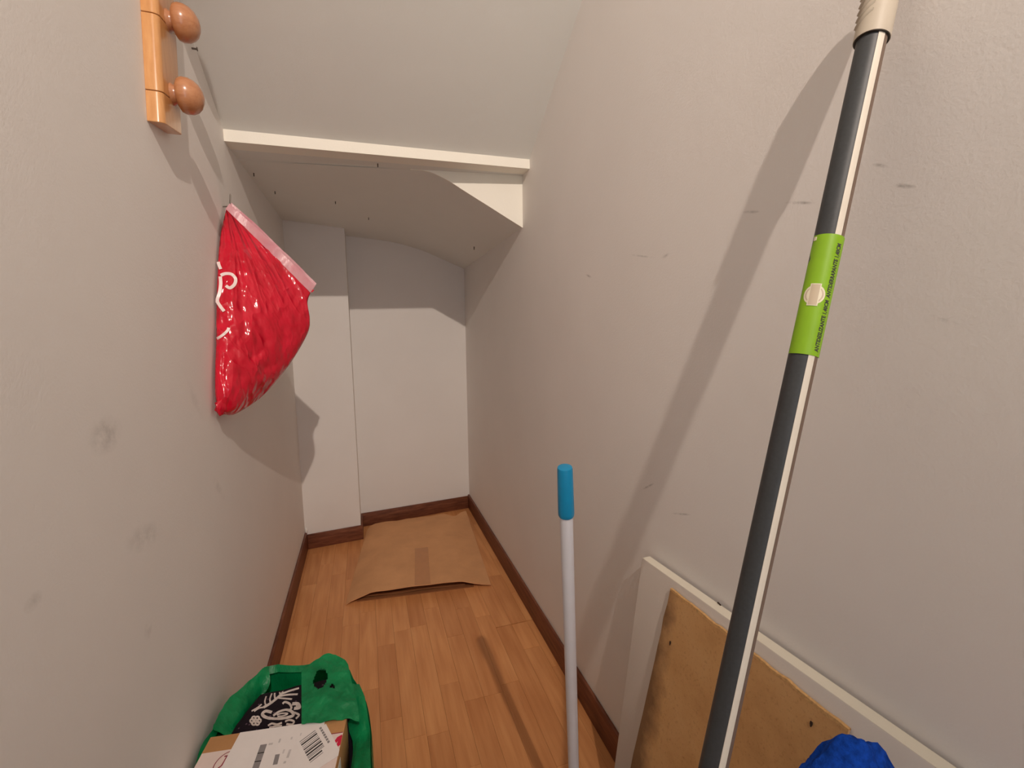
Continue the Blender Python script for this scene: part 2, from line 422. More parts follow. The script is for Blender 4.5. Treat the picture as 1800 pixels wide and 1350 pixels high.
# ================================================================== LAMP (behind the photographer)
lamp = empty('spot_lamp', (LIGHT.x, LIGHT.y, ZT), 'small white ceiling spot lamp behind the viewer, out of the picture', 'lamp')
Z = Vector((0, 0, 1))
em = N('bulb_glow'); e = em.n('ShaderNodeEmission'); e.inputs[0].default_value = BULB_COLOR; e.inputs[1].default_value = 6.0
em.l(e.outputs[0], em.out.inputs['Surface'])
ax = (AIM-LIGHT).normalized()
adopt(lathe('ceiling_rose', Vector((LIGHT.x, LIGHT.y, ZT-.011)), Z, [(-.016,.012),(-.012,.035),(0,.04)], M['whitetube']), lamp)
adopt(lathe('stem', LIGHT-ax*.055, (Vector((LIGHT.x, LIGHT.y, ZT-.02))-(LIGHT-ax*.055)), [(0,.006),((Vector((LIGHT.x, LIGHT.y, ZT-.02))-(LIGHT-ax*.055)).length,.006)], M['whitetube'], n=14), lamp)
adopt(lathe('spot_head', LIGHT-ax*.075, ax, [(0,.012),(.01,.022),(.035,.034),(.060,.040),(.062,.038),(.050,.034)], M['whitetube']), lamp)
adopt(lathe('bulb', LIGHT-ax*.028, ax, [(0,.033),(.002,.033),(.004,.030)], em.m), lamp)
sl = bpy.data.lights.new('spot_beam', 'SPOT'); sl.energy = LAMP_WATTS; sl.color = BULB_COLOR[:3]; sl.spot_size = 1.22; sl.spot_blend = 1.0; sl.shadow_soft_size = .016
so = bpy.data.objects.new('spot_beam', sl); C.objects.link(so); so.location = LIGHT; so.rotation_euler = ax.to_track_quat('-Z', 'Y').to_euler(); adopt(so, lamp)

# ================================================================== COAT RACK
bup = Vector((0, math.sin(math.radians(7)), math.cos(math.radians(7)))); bdp = Vector((0, math.cos(math.radians(8)), math.sin(math.radians(8)))); bx = Vector((1, 0, 0))
BO = Vector((XL, .958, 1.444))                       # lower near corner on the wall
rack = empty('coat_rack', BO, 'varnished beech coat rack of rounded pegs fixed upright on the left wall', 'coat rack')
BW, BTh = .088, .024
def rack_seg(l0, l1):
    # cross-section: rounded near and far long edges
    sec = [(0, 0)]
    for k in range(7):
        a = math.pi/2*k/6; sec.append((BTh-.011+.011*math.sin(a), .011-.011*math.cos(a)))
    for k in range(5):
        a = math.pi/2*k/4; sec.append((BTh-.005+.005*math.cos(a), BW-.005+.005*math.sin(a)))
    sec.append((0, BW))
    o = prism('board', [BO+bx*a+bdp*b+bup*l0 for a, b in sec], bup*(l1-l0), M['beech'])
    bevel(o, .0008, 1); o.data.set_sharp_from_angle(angle=.5); adopt(o, rack)
PS = .130; P0 = .055
cuts = [0, P0-.002, P0-.002+PS, P0-.002+2*PS, P0-.002+3*PS, P0+3*PS+.05]
for a, b in zip(cuts, cuts[1:]): rack_seg(a, b-.0012)
for k in range(4):
    base = BO + bx*(BTh-.001) + bdp*(BW*.56) + bup*(P0+.008+PS*k)
    adopt(lathe('peg', base, bx, [(0,.0185),(.002,.018),(.005,.0155),(.008,.0150),(.0095,.0175),(.0105,.0225),(.0135,.0275),(.020,.0300),(.029,.0292),(.037,.0255),(.043,.0198),(.0475,.0115),(.0495,.003)], M['beech_peg'], n=36), rack)

# screw in the wall beside the rack
p = at(337, 85, 0, XL)
s = lathe('wall_screw', p, Vector((1, .1, .05)), [(-.004,.0020),(.009,.0020),(.0093,.0042),(.011,.0038),(.0113,.001)], M['steel'], n=12)
tag(s, 'small steel screw sticking out of the left wall next to the coat rack', 'screw')
p = at(484, 443, 0, XL)
s = lathe('wall_nail', p, Vector((1, 0, .1)), [(-.004,.0013),(.012,.0013),(.0125,.0026),(.0135,.0026)], M['nail'], n=10)
tag(s, 'tiny dark nail in the left wall behind the red bag', 'nail')

# ================================================================== RED BAG
NAIL = at(391, 358, 0, XL)
hk = empty('hook_nail', NAIL, 'thin upright metal hook nail holding up the red bag', 'nail')
adopt(lathe('shank', NAIL+Vector((-.004,0,-.008)), Vector((1, 0, .12)), [(0,.0016),(.022,.0016)], M['steel'], n=10), hk)
adopt(lathe('tip', NAIL+Vector((.016,0,-.008)), Vector((.1, 0, 1)), [(0,.0018),(.03,.0015),(.034,.0006)], M['steel'], n=10), hk)
NL = [(-.318,1.372,1.402),(-.322,1.304,1.314),(-.323,1.249,1.20),(-.323,1.200,1.069),(-.322,1.162,.985),(-.321,1.152,.935),(-.318,1.157,.914)]
NR = [(-.132,1.372,1.196),(-.142,1.36,1.165),(-.139,1.36,1.122),(-.146,1.355,1.083),(-.183,1.335,1.016),(-.222,1.305,.962),(-.258,1.27,.922),(-.298,1.20,.898),(-.314,1.165,.906)]
NV, NU = 90, 64
Lc, Rc = resample(NL, NV), resample(NR, NV)
nf = Vector((.26, -.95, .05)).normalized(); nb = Vector((-.15, .97, 0))
front, back = [], []
Nn = Vector(NL[0])
for i in range(NV):
    v = i/(NV-1); amp = .010 + .075*math.sin(math.pi*min(1, v**.8)*.5)**1.3 if v < .62 else (.085*math.cos((v-.62)/.38*math.pi/2)**.6)
    rf, rb = [], []
    for j in range(NU+1):
        u = j/NU; base = Lc[i].lerp(Rc[i], u); s = math.sin(math.pi*u)**.65 if 0 < j < NU else 0
        d = base - Nn; ang = math.atan2(d.x*.9+d.y*.2+.3*0, -d.z+.02)
        wr = (.007*(1-abs(math.sin(ang*15+.8*v+noise.noise(base*7)))**.7) + .0045*(1-abs(math.sin(ang*27+2*v+1.5*noise.noise(base*9)))**.6) - .004)*min(1, v*2.2)*(1-.5*v)
        wr += .015*noise.noise(base*11+Vector((3,1,7)))*v + .007*noise.noise(base*30)*v**1.2
        cr = abs(noise.noise(base*17+Vector((9,2,4)))); wr -= .006*max(0, .25-cr)*4*v
        q = base + nf*(amp*s*.75 + wr*min(1, s*1.6))
        q2 = base + nb*(amp*s*.6 + wr*s)
        for z in (q, q2): z.x = max(z.x, XL+.004)
        rf.append(q); rb.append(q2)
    front.append(rf); back.append(rb)
bag = empty('plastic_bag', (XL+.01, 1.2, .9), 'shiny red plastic bag hanging stuffed from a nail on the left wall', 'plastic bag')
V, Fc = [], []
for i in range(NV):
    V += front[i] + back[i][1:-1][::-1]
n = 2*NU
for i in range(NV-1):
    for j in range(n): Fc.append((i*n+j, i*n+(j+1) % n, (i+1)*n+(j+1) % n, (i+1)*n+j))
Fc.append(tuple(range((NV-1)*n, NV*n)))
body = adopt(obj('body', V, Fc, M['red'], None, True), bag)
bvh = BVHTree.FromPolygons([tuple(q) for q in V], Fc)
hw = Vector((.60, .02, .80)).normalized()
for nm, rowp, ho, off in (('hem', front[0], .022, -.004), ('hem', back[0], .036, .005)):
    rr = []
    for k in range(4):
        t = k/3; r2 = []
        for j, q in enumerate(rowp):
            u = j/NU
            hgt = ho*(.62+.38*math.sin(math.pi*min(.5, .12+u*.6)))
            q2 = q + hw*(hgt*(t-.25)) + nf*(-off) + nf*(.004*math.sin(u*13+off*900)*t + .003*noise.noise(q*60))
            q2.x = max(q2.x, XL+.004); r2.append(q2)
        rr.append(r2)
    h_ = adopt(grid(nm, rr, M['hem'], thick=.0012), bag); h_['label'] = 'pale pink folded hem'
q = front[0][-1]
o = adopt(prism('corner_tab', [q+Vector((-.006,-.004,.004)), q+Vector((.002,-.004,-.004)), q+Vector((.008,-.004,.002)), q+Vector((-.001,-.004,.011))], Vector((0,.002,0)), M['red']), bag)
# knot of film at the lower corner
bm = bmesh.new(); bmesh.ops.create_icosphere(bm, subdivisions=3, radius=1)
for q in bm.verts:
    q.co = q.co*(1+.45*noise.noise(q.co*2.3)); q.co = Vector((q.co.x*.010, q.co.y*.016, q.co.z*.020)) + Vector((-.312, 1.150, .926))
    q.co.x = max(q.co.x, XL+.003)
me = bpy.data.meshes.new('bottom_corner'); bm.to_mesh(me); bm.free(); me.materials.append(M['red']); me.polygons.foreach_set('use_smooth', [True]*len(me.polygons))
o = bpy.data.objects.new('bottom_corner', me); C.objects.link(o); adopt(o, bag)
def draw_on(bv, strokes, mat, parent, wpx, name, lift=.0012):
    for st in strokes:
        wd = st[0] if not isinstance(st[0], tuple) else wpx
        pts = st[1] if not isinstance(st[0], tuple) else st
        P, Nr = [], []
        for q in smooth_line(pts, 6):
            d = ray(*q); hit = bv.ray_cast(EYE, d)
            if hit[0] is None: continue
            nn = hit[1] if hit[1].dot(d) < 0 else -hit[1]
            P.append(hit[0] - d*lift); Nr.append((nn*.3 - d).normalized())
        if len(P) > 1:
            dist = (P[0]-EYE).length
            vv, ff = ribbon_data(P, Nr, wd*wpx*dist/FPX)
            adopt(obj(name, vv, ff, mat, None), parent)
draw_on(bvh, [(4, [(383,458),(385,466),(388,473)]), (4.2, [(388,484),(396,481),(407,482),(414,490),(412,500),(404,506),(397,502)]),
    (4.2, [(387,486),(388,498),(386,514),(382,528),(387,538),(394,547)]), (3.6, [(378,597),(390,590),(400,581),(402,576)]), (3.5, [(381,532),(384,520)])], M['print'], body, 1.0, 'letter_stroke', .003)

# ================================================================== FLATTENED CARDBOARD BOX
cb = empty('flattened_carton', (.2, 2.1, 0), 'flattened brown cardboard box lying on the floor by the back wall', 'cardboard box')
FLc, FRc, BRc, BLc = Vector((-.124,1.806,0)), Vector((.458,1.745,0)), Vector((.515,2.50,0)), Vector((-.03,2.50,0))
def sheet(z_fn, inset=(0,0,0,0), nr=18, nc=30):
    rows = []
    for i in range(nr+1):
        t = i/nr; r = []
        a = FLc.lerp(BLc, t); b = FRc.lerp(BRc, t)
        for j in range(nc+1):
            u = j/nc; q = a.lerp(b, inset[0]+(1-inset[0]-inset[1])*u).copy()
            f0 = FLc.lerp(FRc, u); q += (BLc.lerp(BRc, u)-f0).normalized()*(inset[2]*(1-t)-inset[3]*t)
            q.z = z_fn(u, t); r.append(q)
        rows.append(r)
    return rows
def ztop(u, t):
    e = max(0, 1-abs(u-.46)/.46) if u < .46 else max(0, 1-(u-.46)/.54)
    front = .007 + .036*min(1, e*2.6)**1.2*(1-.25*max(0, u-.5))
    return front*(1-t)**.6 + .022*(1-(1-t)**.6) + .0035*noise.noise(Vector((u*5, t*4, .3))) - .006*(u < .03) 
topr = sheet(ztop)
for j in range(31):                                     # nibbled back corner
    u = j/30
    for i, dy in ((18, 1.0), (17, .45)):
        topr[i][j].y += (-.05*max(0, 1-abs(u-.86)/.1) + .012*noise.noise(Vector((u*9, 1, 1))) - .03*max(0, .06-u)/.06)*dy
adopt(grid('top_sheet', topr, M['kraft'], thick=.0035), cb)
adopt(grid('inner_flap', sheet(lambda u, t: .0155+.004*math.sin(u*7)*(1-t)-.004*(abs(u-.5)*2)**3, (.12, .24, .040, .3)), M['kraft_shaded'], thick=.003), cb)
adopt(grid('inner_flap', sheet(lambda u, t: .0095+.002*math.sin(u*11+1)*(1-t), (.09, .18, .024, .2)), M['kraft_shaded'], thick=.003), cb)
adopt(grid('bottom_sheet', sheet(lambda u, t: .0022, (.07, .12, .010, .02)), M['kraft_shaded'], thick=.003), cb)
# strip of packing tape along the middle seam
tp = []
tb = BVHTree.FromPolygons([tuple(q) for r in topr for q in r], [(i*31+j, i*31+j+1, (i+1)*31+j+1, (i+1)*31+j) for i in range(18) for j in range(30)])
for i in range(9):
    t = .004+i/8*.456
    r = []
    for j in range(4):
        u = .463+.115*j/3*.95; q = FLc.lerp(FRc, u).lerp(BLc.lerp(BRc, u), t); q.z = tb.ray_cast(Vector((q.x, q.y, .3)), Vector((0,0,-1)))[0].z+.00215; r.append(q)
    tp.append(r)
adopt(grid('tape', tp, M['tape'], thick=.0006), cb)

# ================================================================== GREEN BAG
gb = empty('plastic_carrier_bag', (-.17, .88, 0), 'green plastic carrier bag standing open on the floor against the left wall', 'plastic bag')
outline = [(-.318,.60),(-.318,.76),(-.317,.92),(-.288,1.012),(-.247,1.072),(-.200,1.062),(-.150,1.052),(-.095,1.035),(-.058,.985),(-.034,.91),(-.026,.84),(-.026,.70),(-.040,.60),(-.10,.565),(-.20,.56),(-.28,.565),(-.318,.60)]
ring0 = resample([(a, b, 0) for a, b in outline], 97)[:-1]
rimtab = {}
cen = Vector((-.17, .83, 0))
def rimz(p):
    a = p.y; z = .33
    if p.x < -.24: z = .335 + .012*noise.noise(Vector((p.y*20, 2, 0)))
    if p.y < .78: z = .30
    if p.x > -.08 and p.y < 1.0: z = .318
    return z + .006*noise.noise(p*25)
levels = [0, .012, .05, .11, .18, .24, .285, .32, 1.0, 1.03]
rows = []
for li, lv in enumerate(levels):
    r = []
    for p in ring0:
        sc = {0:.90, 1:.96, 2:.985}.get(li, 1.0); zz = lv if lv < .3 else {.32:rimz(p)-.018, 1.0:rimz(p), 1.03:rimz(p)-.012}[lv]
        q = cen + (p-cen)*sc
        if li == 9: q = cen + (p-cen)*.965
        bulge = 1 + (.02*noise.noise(Vector((p.x*14, p.y*14, zz*9))) if 1 < li < 9 else 0)
        q = cen + (q-cen)*bulge; q.x = min(max(q.x, XL+BT+.003 if zz < .11 else XL+.004), -.020); q.z = max(.0015, zz); r.append(q)
    r.append(r[0].copy()); rows.append(r)
body_g = adopt(grid('body', rows, M['green'], thick=.0012), gb)
base = adopt(obj('base', [Vector((q.x, q.y, .002)) for q in rows[0][:-1]], [tuple(range(96))], M['green'], None), gb)
# folded-over flap on the wall side
fl_px = [[(470,1170),(474,1186),(474,1204),(462,1224)], [(448,1188),(455,1200),(458,1215),(450,1236)], [(428,1205),(437,1218),(441,1233),(436,1254)], [(403,1228),(416,1243),(426,1256),(424,1272)],
         [(386,1252),(400,1264),(414,1276),(417,1290)], [(374,1282),(388,1290),(404,1300),(412,1312)]]
rr = []
for k, r in enumerate(fl_px):
    rr.append([at(px, py, 2, .340-.014*j + .003*math.sin(k*2+j)) for j, (px, py) in enumerate(r)])
rows2 = []
NP = 5
for i in range(len(rr)): rows2.append(resample([tuple(q) for q in rr[i]], 13))
cols = list(zip(*rows2)); cols = [resample([tuple(q) for q in c], 26) for c in cols]
for c in cols:
    for q in c: q += Vector((0, 0, .005*noise.noise(q*70))); q.x = max(q.x, XL+.004)
adopt(grid('side_fold', [list(c) for c in cols], M['green'], thick=.001), gb)
# carrying handle folded over the contents, with its hand hole
hrow = [[(530,1181),(545,1168),(575,1150),(602,1157),(612,1168)], [(530,1196),(548,1190),(577,1186),(605,1190),(618,1198)], [(530,1216),(550,1216),(580,1216),(608,1216),(624,1222)],
        [(530,1242),(552,1242),(584,1240),(612,1240),(629,1244)], [(530,1272),(554,1270),(586,1266),(614,1264),(632,1268)]]
zz = [.378, .373, .367, .361, .354]
hr = [resample([tuple(at(px, py, 2, zz[i]-.004*max(0, j-2))) for j, (px, py) in enumerate(r)], 45) for i, r in enumerate(hrow)]
hc = [resample([tuple(q) for q in c], 41) for c in zip(*hr)]
HR = [[hc[j][i] for j in range(45)] for i in range(41)]
def proj(p):
    d = p-EYE; return 900+FPX*d.dot(RT)/d.dot(F), 675-FPX*d.dot(UP)/d.dot(F)
holec = [[proj(HR[i][j]) for j in range(45)] for i in range(41)]
def inhole(i, j):
    x, y = holec[i][j]; x += 1; y += 1
    a = (x-563)/11.5; b = (y-1194)/17; a += .35*b
    return a*a+b*b < 1 or ((x-584)/5)**2+((y-1205)/4)**2 < 1
for r in HR:
    for q in r: q.z += .004*noise.noise(q*45) + .0015*noise.noise(q*150)
adopt(grid('handle', HR, M['green'], thick=.001, skip=inhole), gb)

# film of the room-side edge sagging in beside the parcel
sr = []
for i in range(24):
    y = .56+.385*i/23; r = []; xo = interp(y, [(.5,-.0265),(.84,-.0275),(.91,-.036),(.985,-.060)])
    for j in range(9):
        t = j/8; xi = -.063+.004*math.sin(y*40)-(.004 if y > .86 else 0)
        q = Vector((xi+(xo-xi)*t, y, .300+.022*t**.7+(.045*max(0, (y-.84)/.12) if y > .84 else 0)*(1-t*.6)+.005*noise.noise(Vector((t*3, y*30, 2))))); r.append(q)
    sr.append(r)
adopt(grid('side_fold', sr, M['green'], thick=.001), gb)

# patterned cloth stuffed in the bag
cl = empty('patterned_cloth', (-.17, .9, .2), 'black cloth with cream paisley print stuffed inside the green bag', 'cloth')
rows = []
for i in range(35):
    y = .60+.435*i/34; r = []
    for j in range(29):
        u = j/28; xl = -.306+(max(0, y-.93))*.55; xr = -.040-(max(0, y-.90))*.30; x = xl+(xr-xl)*u
        k = max(0, min(1, (y-(.8865-.145*(x+.307))-.008)/.022)); k = k*k*(3-2*k)
        edge = min(1, min(u, 1-u)*9)**.4*min(1, (1.045-y)*22)**.4
        z = .238 + k*.086*edge + .006*noise.noise(Vector((x*22, y*22, 1)))*k - .01*(1-edge)*k
        r.append(Vector((x, y, z)))
    rows.append(r)
clo = adopt(grid('fabric', rows, M['cloth'], thick=.002), cl)
cV = [tuple(q) for r in rows for q in r]; cF = [(i*29+j, i*29+j+1, (i+1)*29+j+1, (i+1)*29+j) for i in range(34) for j in range(28)]
cb_bvh = BVHTree.FromPolygons(cV, cF)
K = lambda pts: [(300+a*.22222, 1110+b*.22222) for a, b in pts]
st = [(4.2, K([(735,600),(800,560),(880,490),(915,430)])), (2.8, K([(895,470),(945,435),(1010,405)])), (3, K([(880,492),(940,470),(1015,448)])), (3, K([(868,510),(930,500),(1005,497)])),
      (2.6, K([(850,525),(900,530),(960,535)])), (2.8, K([(828,538),(822,495),(836,440)])), (2.6, K([(868,500),(862,470),(882,428)])), (2.6, K([(790,565),(786,530),(806,478)])), (2.4, K([(755,588),(745,555),(756,512)])), (2.4, K([(735,600),(700,606),(660,632)])),
      (4.6, K([(800,640),(752,630),(725,655),(760,682),(830,692),(910,684),(968,664),(960,636),(915,622),(855,638),(812,668)])), (2.5, K([(840,660),(880,648),(925,650),(890,668),(845,672)])),
      (3.4, K([(885,572),(905,558),(940,572),(955,605),(935,625)])), (6, K([(960,575),(1005,575),(1015,605),(975,612)])), (3, K([(990,592),(1000,590)])), (3.2, K([(975,640),(1015,660),(990,690)])),
      (3, K([(905,712),(940,700),(975,712),(960,735),(915,732)])), (3, K([(770,745),(800,728),(840,735),(880,722)])), (2.5, K([(780,760),(830,750),(880,745)])), (2.4, K([(640,630),(690,600),(720,575)]))]
for c_, r_ in (((672, 706), 36),):
    for k in range(6):
        a = k*math.pi/3; ax, ay = c_[0]+math.cos(a)*r_*.75, c_[1]+math.sin(a)*r_*.62
        st.append((2.6, K([(ax+16*math.cos(b), ay+14*math.sin(b)) for b in np.linspace(0, 2*math.pi, 9)])))
draw_on(cb_bvh, st, M['clothprint'], clo, .72, 'print_motif', .0035)

# ================================================================== PARCEL
b0 = Vector((-.3073, .8865, 0)); b1 = Vector((-.0684, .8518, 0)); bu = (b1-b0).normalized(); bv = Vector((bu.y, -bu.x, 0)); BWd = (b1-b0).length
bw_off = .005
pc = empty('parcel_box', b0 + bu*BWd/2 + bv*.09 + Z*.246, 'small cardboard parcel with shipping label and barcode lying on the green bag', 'parcel')
def onb(u, v, z=.35): return b0 + bu*u + bv*v + Z*z
def bprism(name, pts, z0, z1, mat, par=None): return adopt(prism(name, [onb(a/1000, b/1000, z0) for a, b in pts], Z*(z1-z0), mat), par or pc)
D = 175
bx_o = bprism('carton', [(0,0),(BWd*1000,0),(BWd*1000,D),(0,D)], .246, .3495, M['boxk']); bevel(bx_o, .0012, 2)
ppan = bprism('printed_panel', [(1,34),(BWd*1000-1,33),(BWd*1000-1,D-25),(1,D-25)], .3495, .3498, M['boxwhite'])
bprism('border_line', [(203,33),(240,33),(240,34.6),(203,34.6)], .3498, .3500, M['wineink'], ppan)
slab = bprism('shipping_label', [(51,.5),(201,1),(203,20),(207,60),(170,150),(52,150),(47,69)], .3498, .3503, M['paper'])
bst = bprism('barcode_sticker', [(158,36),(205,10),(241,70),(241.4,82),(200,108)], .3503, .3507, M['paper'])
e1 = Vector((187-165, 21-41)); e2 = Vector((221-187, 73-21)); e1n = e1.normalized(); e2n = e2.normalized()
s0 = Vector((166, 41)); Lb = 30; yy = 0
random.seed(3)
while yy < 58:
    wd = random.choice([1.2, 1.6, 2.4, 3.2]); a = s0 + e2n*yy
    ln = Lb if yy < 46 else 24
    c4 = [a, a+e1n*ln, a+e1n*ln+e2n*wd, a+e2n*wd]
    bprism('barcode_bar', [tuple(q) for q in c4], .3507, .3509, M['ink'] if wd > 2 else M['greyink'], bst); yy += wd + random.choice([1.4, 2, 2.8])
for k in range(7):
    a = s0 + e1n*37 + e2n*(2+k*6.4); c4 = [a, a+e1n*4, a+e1n*4+e2n*4.6, a+e2n*4.6]
    bprism('print_mark', [tuple(q) for q in c4], .3507, .3509, M['greyink'], bst)
for (v0, v1, mt) in ((35,50,'greyink'),(50.5,53,'ink'),(53.5,66,'greyink'),(66.5,69,'ink'),(69.5,86,'greyink'),(86.5,98,'ink')):
    bprism('barcode_bar', [(98+.05*(v0-35),v0),(109+.05*(v0-35),v0),(109+.05*(v1-35),v1),(98+.05*(v1-35),v1)], .3503, .3506, M[mt], slab)
bprism('print_mark', [(131,60),(138.5,60),(140.5,79.5),(133,79.5)], .3503, .3506, M['greyink'], slab)
for (a, b, c, d) in ((112,34,119,38),(128,28,131,36),(148,28,151,33),(163,22,165,28),(142,52,145,60),(152,54,156,70),(150,76,154,80)):
    bprism('print_mark', [(a,b),(c,b),(c,d),(a,d)], .3503, .3505, M['paleink'], slab)
bprism('red_logo', [(227,54),(232,43),(239,39),(240.5,41),(240.5,60),(237,63),(233.5,60),(235,51),(230.5,57)], .3499, .3503, M['redink'], ppan)
bprism('print_mark', [(219,43),(221,43),(221,46),(219,46)], .3499, .3502, M['wineink'], ppan)
# round stamp printed beside the label
pts = [Vector(onb((53+20*math.cos(a))/1000, (62+24*math.sin(a))/1000, .3500)) for a in np.linspace(math.pi*.5, math.pi*1.5, 22)]
vv, ff = ribbon_data(pts, [Z]*len(pts), .0016); adopt(obj('stamp_ring', vv, ff, M['wineink']), ppan)
pts = [onb(a/1000, b/1000, .3500) for a, b in ((43,47),(50.5,46.5),(47.5,47),(47,56),(46,64),(42,69))]
vv, ff = ribbon_data(pts, [Z]*len(pts), .0026); adopt(obj('stamp_letter', vv, ff, M['wineink']), ppan)
o = bprism('side_label', [(BWd*1000+.2,70),(BWd*1000+.7,70),(BWd*1000+.7,140),(BWd*1000+.2,140)], .27, .335, M['paper'])

# ================================================================== STICK WITH BLUE CAP (dustpan)
st_t, st_b = Vector((.270, .590, .892)), Vector((.369, .741, .012))
sd = (st_t-st_b).normalized()
dp = empty('long_dustpan', st_b - Z*.012, 'slim white stick with a bright blue end cap standing in front of the right wall', 'dustpan')
Ls = (st_t-st_b).length
adopt(lathe('handle_tube', st_b, sd, [(0,.0102),(Ls-.07,.0102)], M['whitetube'], n=32), dp)
adopt(lathe('end_cap', st_b+sd*(Ls-.083), sd, [(0,.0114),(.002,.0122),(.006,.0124),(.08,.0114),(.083,.0106),(.0835,.009)], M['bluecap'], n=36), dp)
adopt(lathe('pan_socket', st_b+sd*.01, sd, [(0,.016),(.07,.014),(.075,.0125)], M['pan'], n=24), dp)
q = st_b
pan = [(.285,.62),(.432,.62),(.42,.79),(.304,.79)]
adopt(prism('pan_floor', [Vector((a, b, .001)) for a, b in pan], Z*.003, M['pan']), dp)
adopt(prism('pan_back', [Vector((.304,.784,.003)),Vector((.42,.784,.003)),Vector((.416,.784,.06)),Vector((.308,.784,.06))], Vector((0,.004,0)), M['pan']), dp)
adopt(prism('pan_side', [Vector((.285,.62,.003)),Vector((.304,.788,.003)),Vector((.308,.788,.06)),Vector((.288,.64,.012))], Vector((.003,0,0)), M['pan']), dp)
adopt(prism('pan_side', [Vector((.429,.62,.003)),Vector((.417,.788,.003)),Vector((.413,.788,.06)),Vector((.426,.64,.012))], Vector((.003,0,0)), M['pan']), dp)

# ================================================================== WHITE PANEL, HARDBOARD
def wtop(y): return .612 + (.775-y)*.066
wp = empty('white_panel', (.51, .4, 0), 'white board with a thick top edge leaning against the right wall', 'board')
WT = .019
yl, yr = .771, .02
def wb(y, z, back): # front face leans: x = .474 at floor, .537 at the top
    return Vector((.470 + .099*z + (WT if back else 0), y, z))
V = [wb(yl+.014, 0, 0), wb(yr, 0, 0), wb(yr, wtop(yr), 0), wb(yl, wtop(yl), 0), wb(yl+.014, 0, 1), wb(yr, 0, 1), wb(yr, wtop(yr), 1), wb(yl, wtop(yl), 1)]
Fq = [(0,1,2,3),(4,7,6,5),(0,4,5,1),(1,5,6,2),(2,6,7,3),(3,7,4,0)]
o = obj('panel', V, Fq, M['whiteface']); bevel(o, .001, 2); adopt(o, wp)
o = adopt(obj('edge_band', [wb(yl, wtop(yl)+.0005, 0)+Vector((.0004,0,0)), wb(yr, wtop(yr)+.0005, 0)+Vector((.0004,0,0)), wb(yr, wtop(yr)+.0005, 1), wb(yl, wtop(yl)+.0005, 1)], [(0,1,2,3)], M['whiteboard']), wp)
md = o.modifiers.new('s', 'SOLIDIFY'); md.thickness = .001
q = Vector((.5505, .575, wtop(.575)+.0012)); adopt(prism('chip', [q+Vector((-.002,-.005,0)), q+Vector((.001,-.004,0)), q+Vector((.002,.005,0)), q+Vector((-.001,.004,0))], Z*.0004, M['spot']), wp)
hb = empty('hardboard_sheet', (.45, .5, 0), 'stained brown hardboard sheet leaning in front of the white board', 'board')
def hx(z): return .440 + .141*z
TLh, TRh = (.668, .605), (.338, .617); BLh, BRh = (.716, 0), (.36, 0)
edge_t = []
nE = 24
def hrow(t, off):
    r = []
    for j in range(nE+1):
        u = j/nE; y = (BLh[0]*(1-t)+TLh[0]*t)*(1-u)+(BRh[0]*(1-t)+TRh[0]*t)*u
        z = ((1-t)*0+t*(TLh[1]*(1-u)+TRh[1]*u))
        if t == 1: z += .0035*noise.noise(Vector((u*14, 3, 1))) - (.004 if .42 < u < .6 else 0)*0
        if j == 0: y += .0035*noise.noise(Vector((t*17, 5, 1)))
        r.append(Vector((hx(z)+off, y, z)))
    return r
hrows = [hrow(i/20, 0) for i in range(21)]
ho = adopt(grid('sheet', hrows, M['hardboard'], smooth=False, thick=.0036), hb)
tope = hrows[-1]; vv, ff = [], []
V = []; Fq = []
for j, q in enumerate(tope):
    V += [q+Vector((-.0026,0,-.0035-.002*noise.noise(q*60))), q+Vector((-.0022,0,.0012)), q+Vector((.0022,0,.0012)), q+Vector((.0026,0,-.002))]
    if j: Fq += [(4*j-4+k, 4*j+k, 4*j+k+1, 4*j-4+k+1) for k in range(3)]
adopt(obj('frayed_edge', V, Fq, M['rawedge']), hb)
for px, py, r in ((1426,1272,.0035), (1178,1130,.004)):
    d = ray(px, py); t_ = ((.440-.0035 + .141*EYE.z) - EYE.x)/(d.x - .141*d.z); p = EYE + d*t_
    pts = [p + Vector((-.0006+.141*math.sin(a)*r, math.cos(a)*r*(.5 if px > 1300 else .35), math.sin(a)*r*(1+.4*math.sin(3*a)))) for a in np.linspace(0, 2*math.pi, 11)[:-1]]
    adopt(prism('stain_spot', pts, Vector((.001,0,0)), M['spot']), hb)

# ================================================================== BLUE DUSTER
dt, db = Vector((.444, .268, .70)), Vector((.33, .20, .012))
dd = (dt-db).normalized()
du = empty('blue_duster', db, 'fuzzy blue microfibre duster at the foot of the hardboard sheet', 'duster')
adopt(lathe('handle', db, dd, [(0,.009),(.004,.011),(.44,.010)], M['whitetube'], n=20), du)
bm = bmesh.new(); bmesh.ops.create_icosphere(bm, subdivisions=5, radius=1)
d_, u_, v_ = frame(dd); cen_ = db + dd*.563
u_ = (RT - dd*RT.dot(dd)).normalized(); v_ = dd.cross(u_)
for q in bm.verts:
    c = q.co.copy(); k = 1 + .10*noise.noise(c*2.2) + .03*noise.noise(c*7) + .018*noise.noise(c*26)
    zc = c.z; zz_ = math.copysign(abs(zc)**.8, zc)
    q.co = cen_ - u_*.010 + u_*(c.x*.061*k) + v_*(c.y*.034*k) + d_*(zz_*.135*k)
me = bpy.data.meshes.new('fluffy_head'); bm.to_mesh(me); bm.free(); me.materials.append(M['fluff']); me.polygons.foreach_set('use_smooth', [True]*len(me.polygons))
o = bpy.data.objects.new('fluffy_head', me); C.objects.link(o); adopt(o, du)

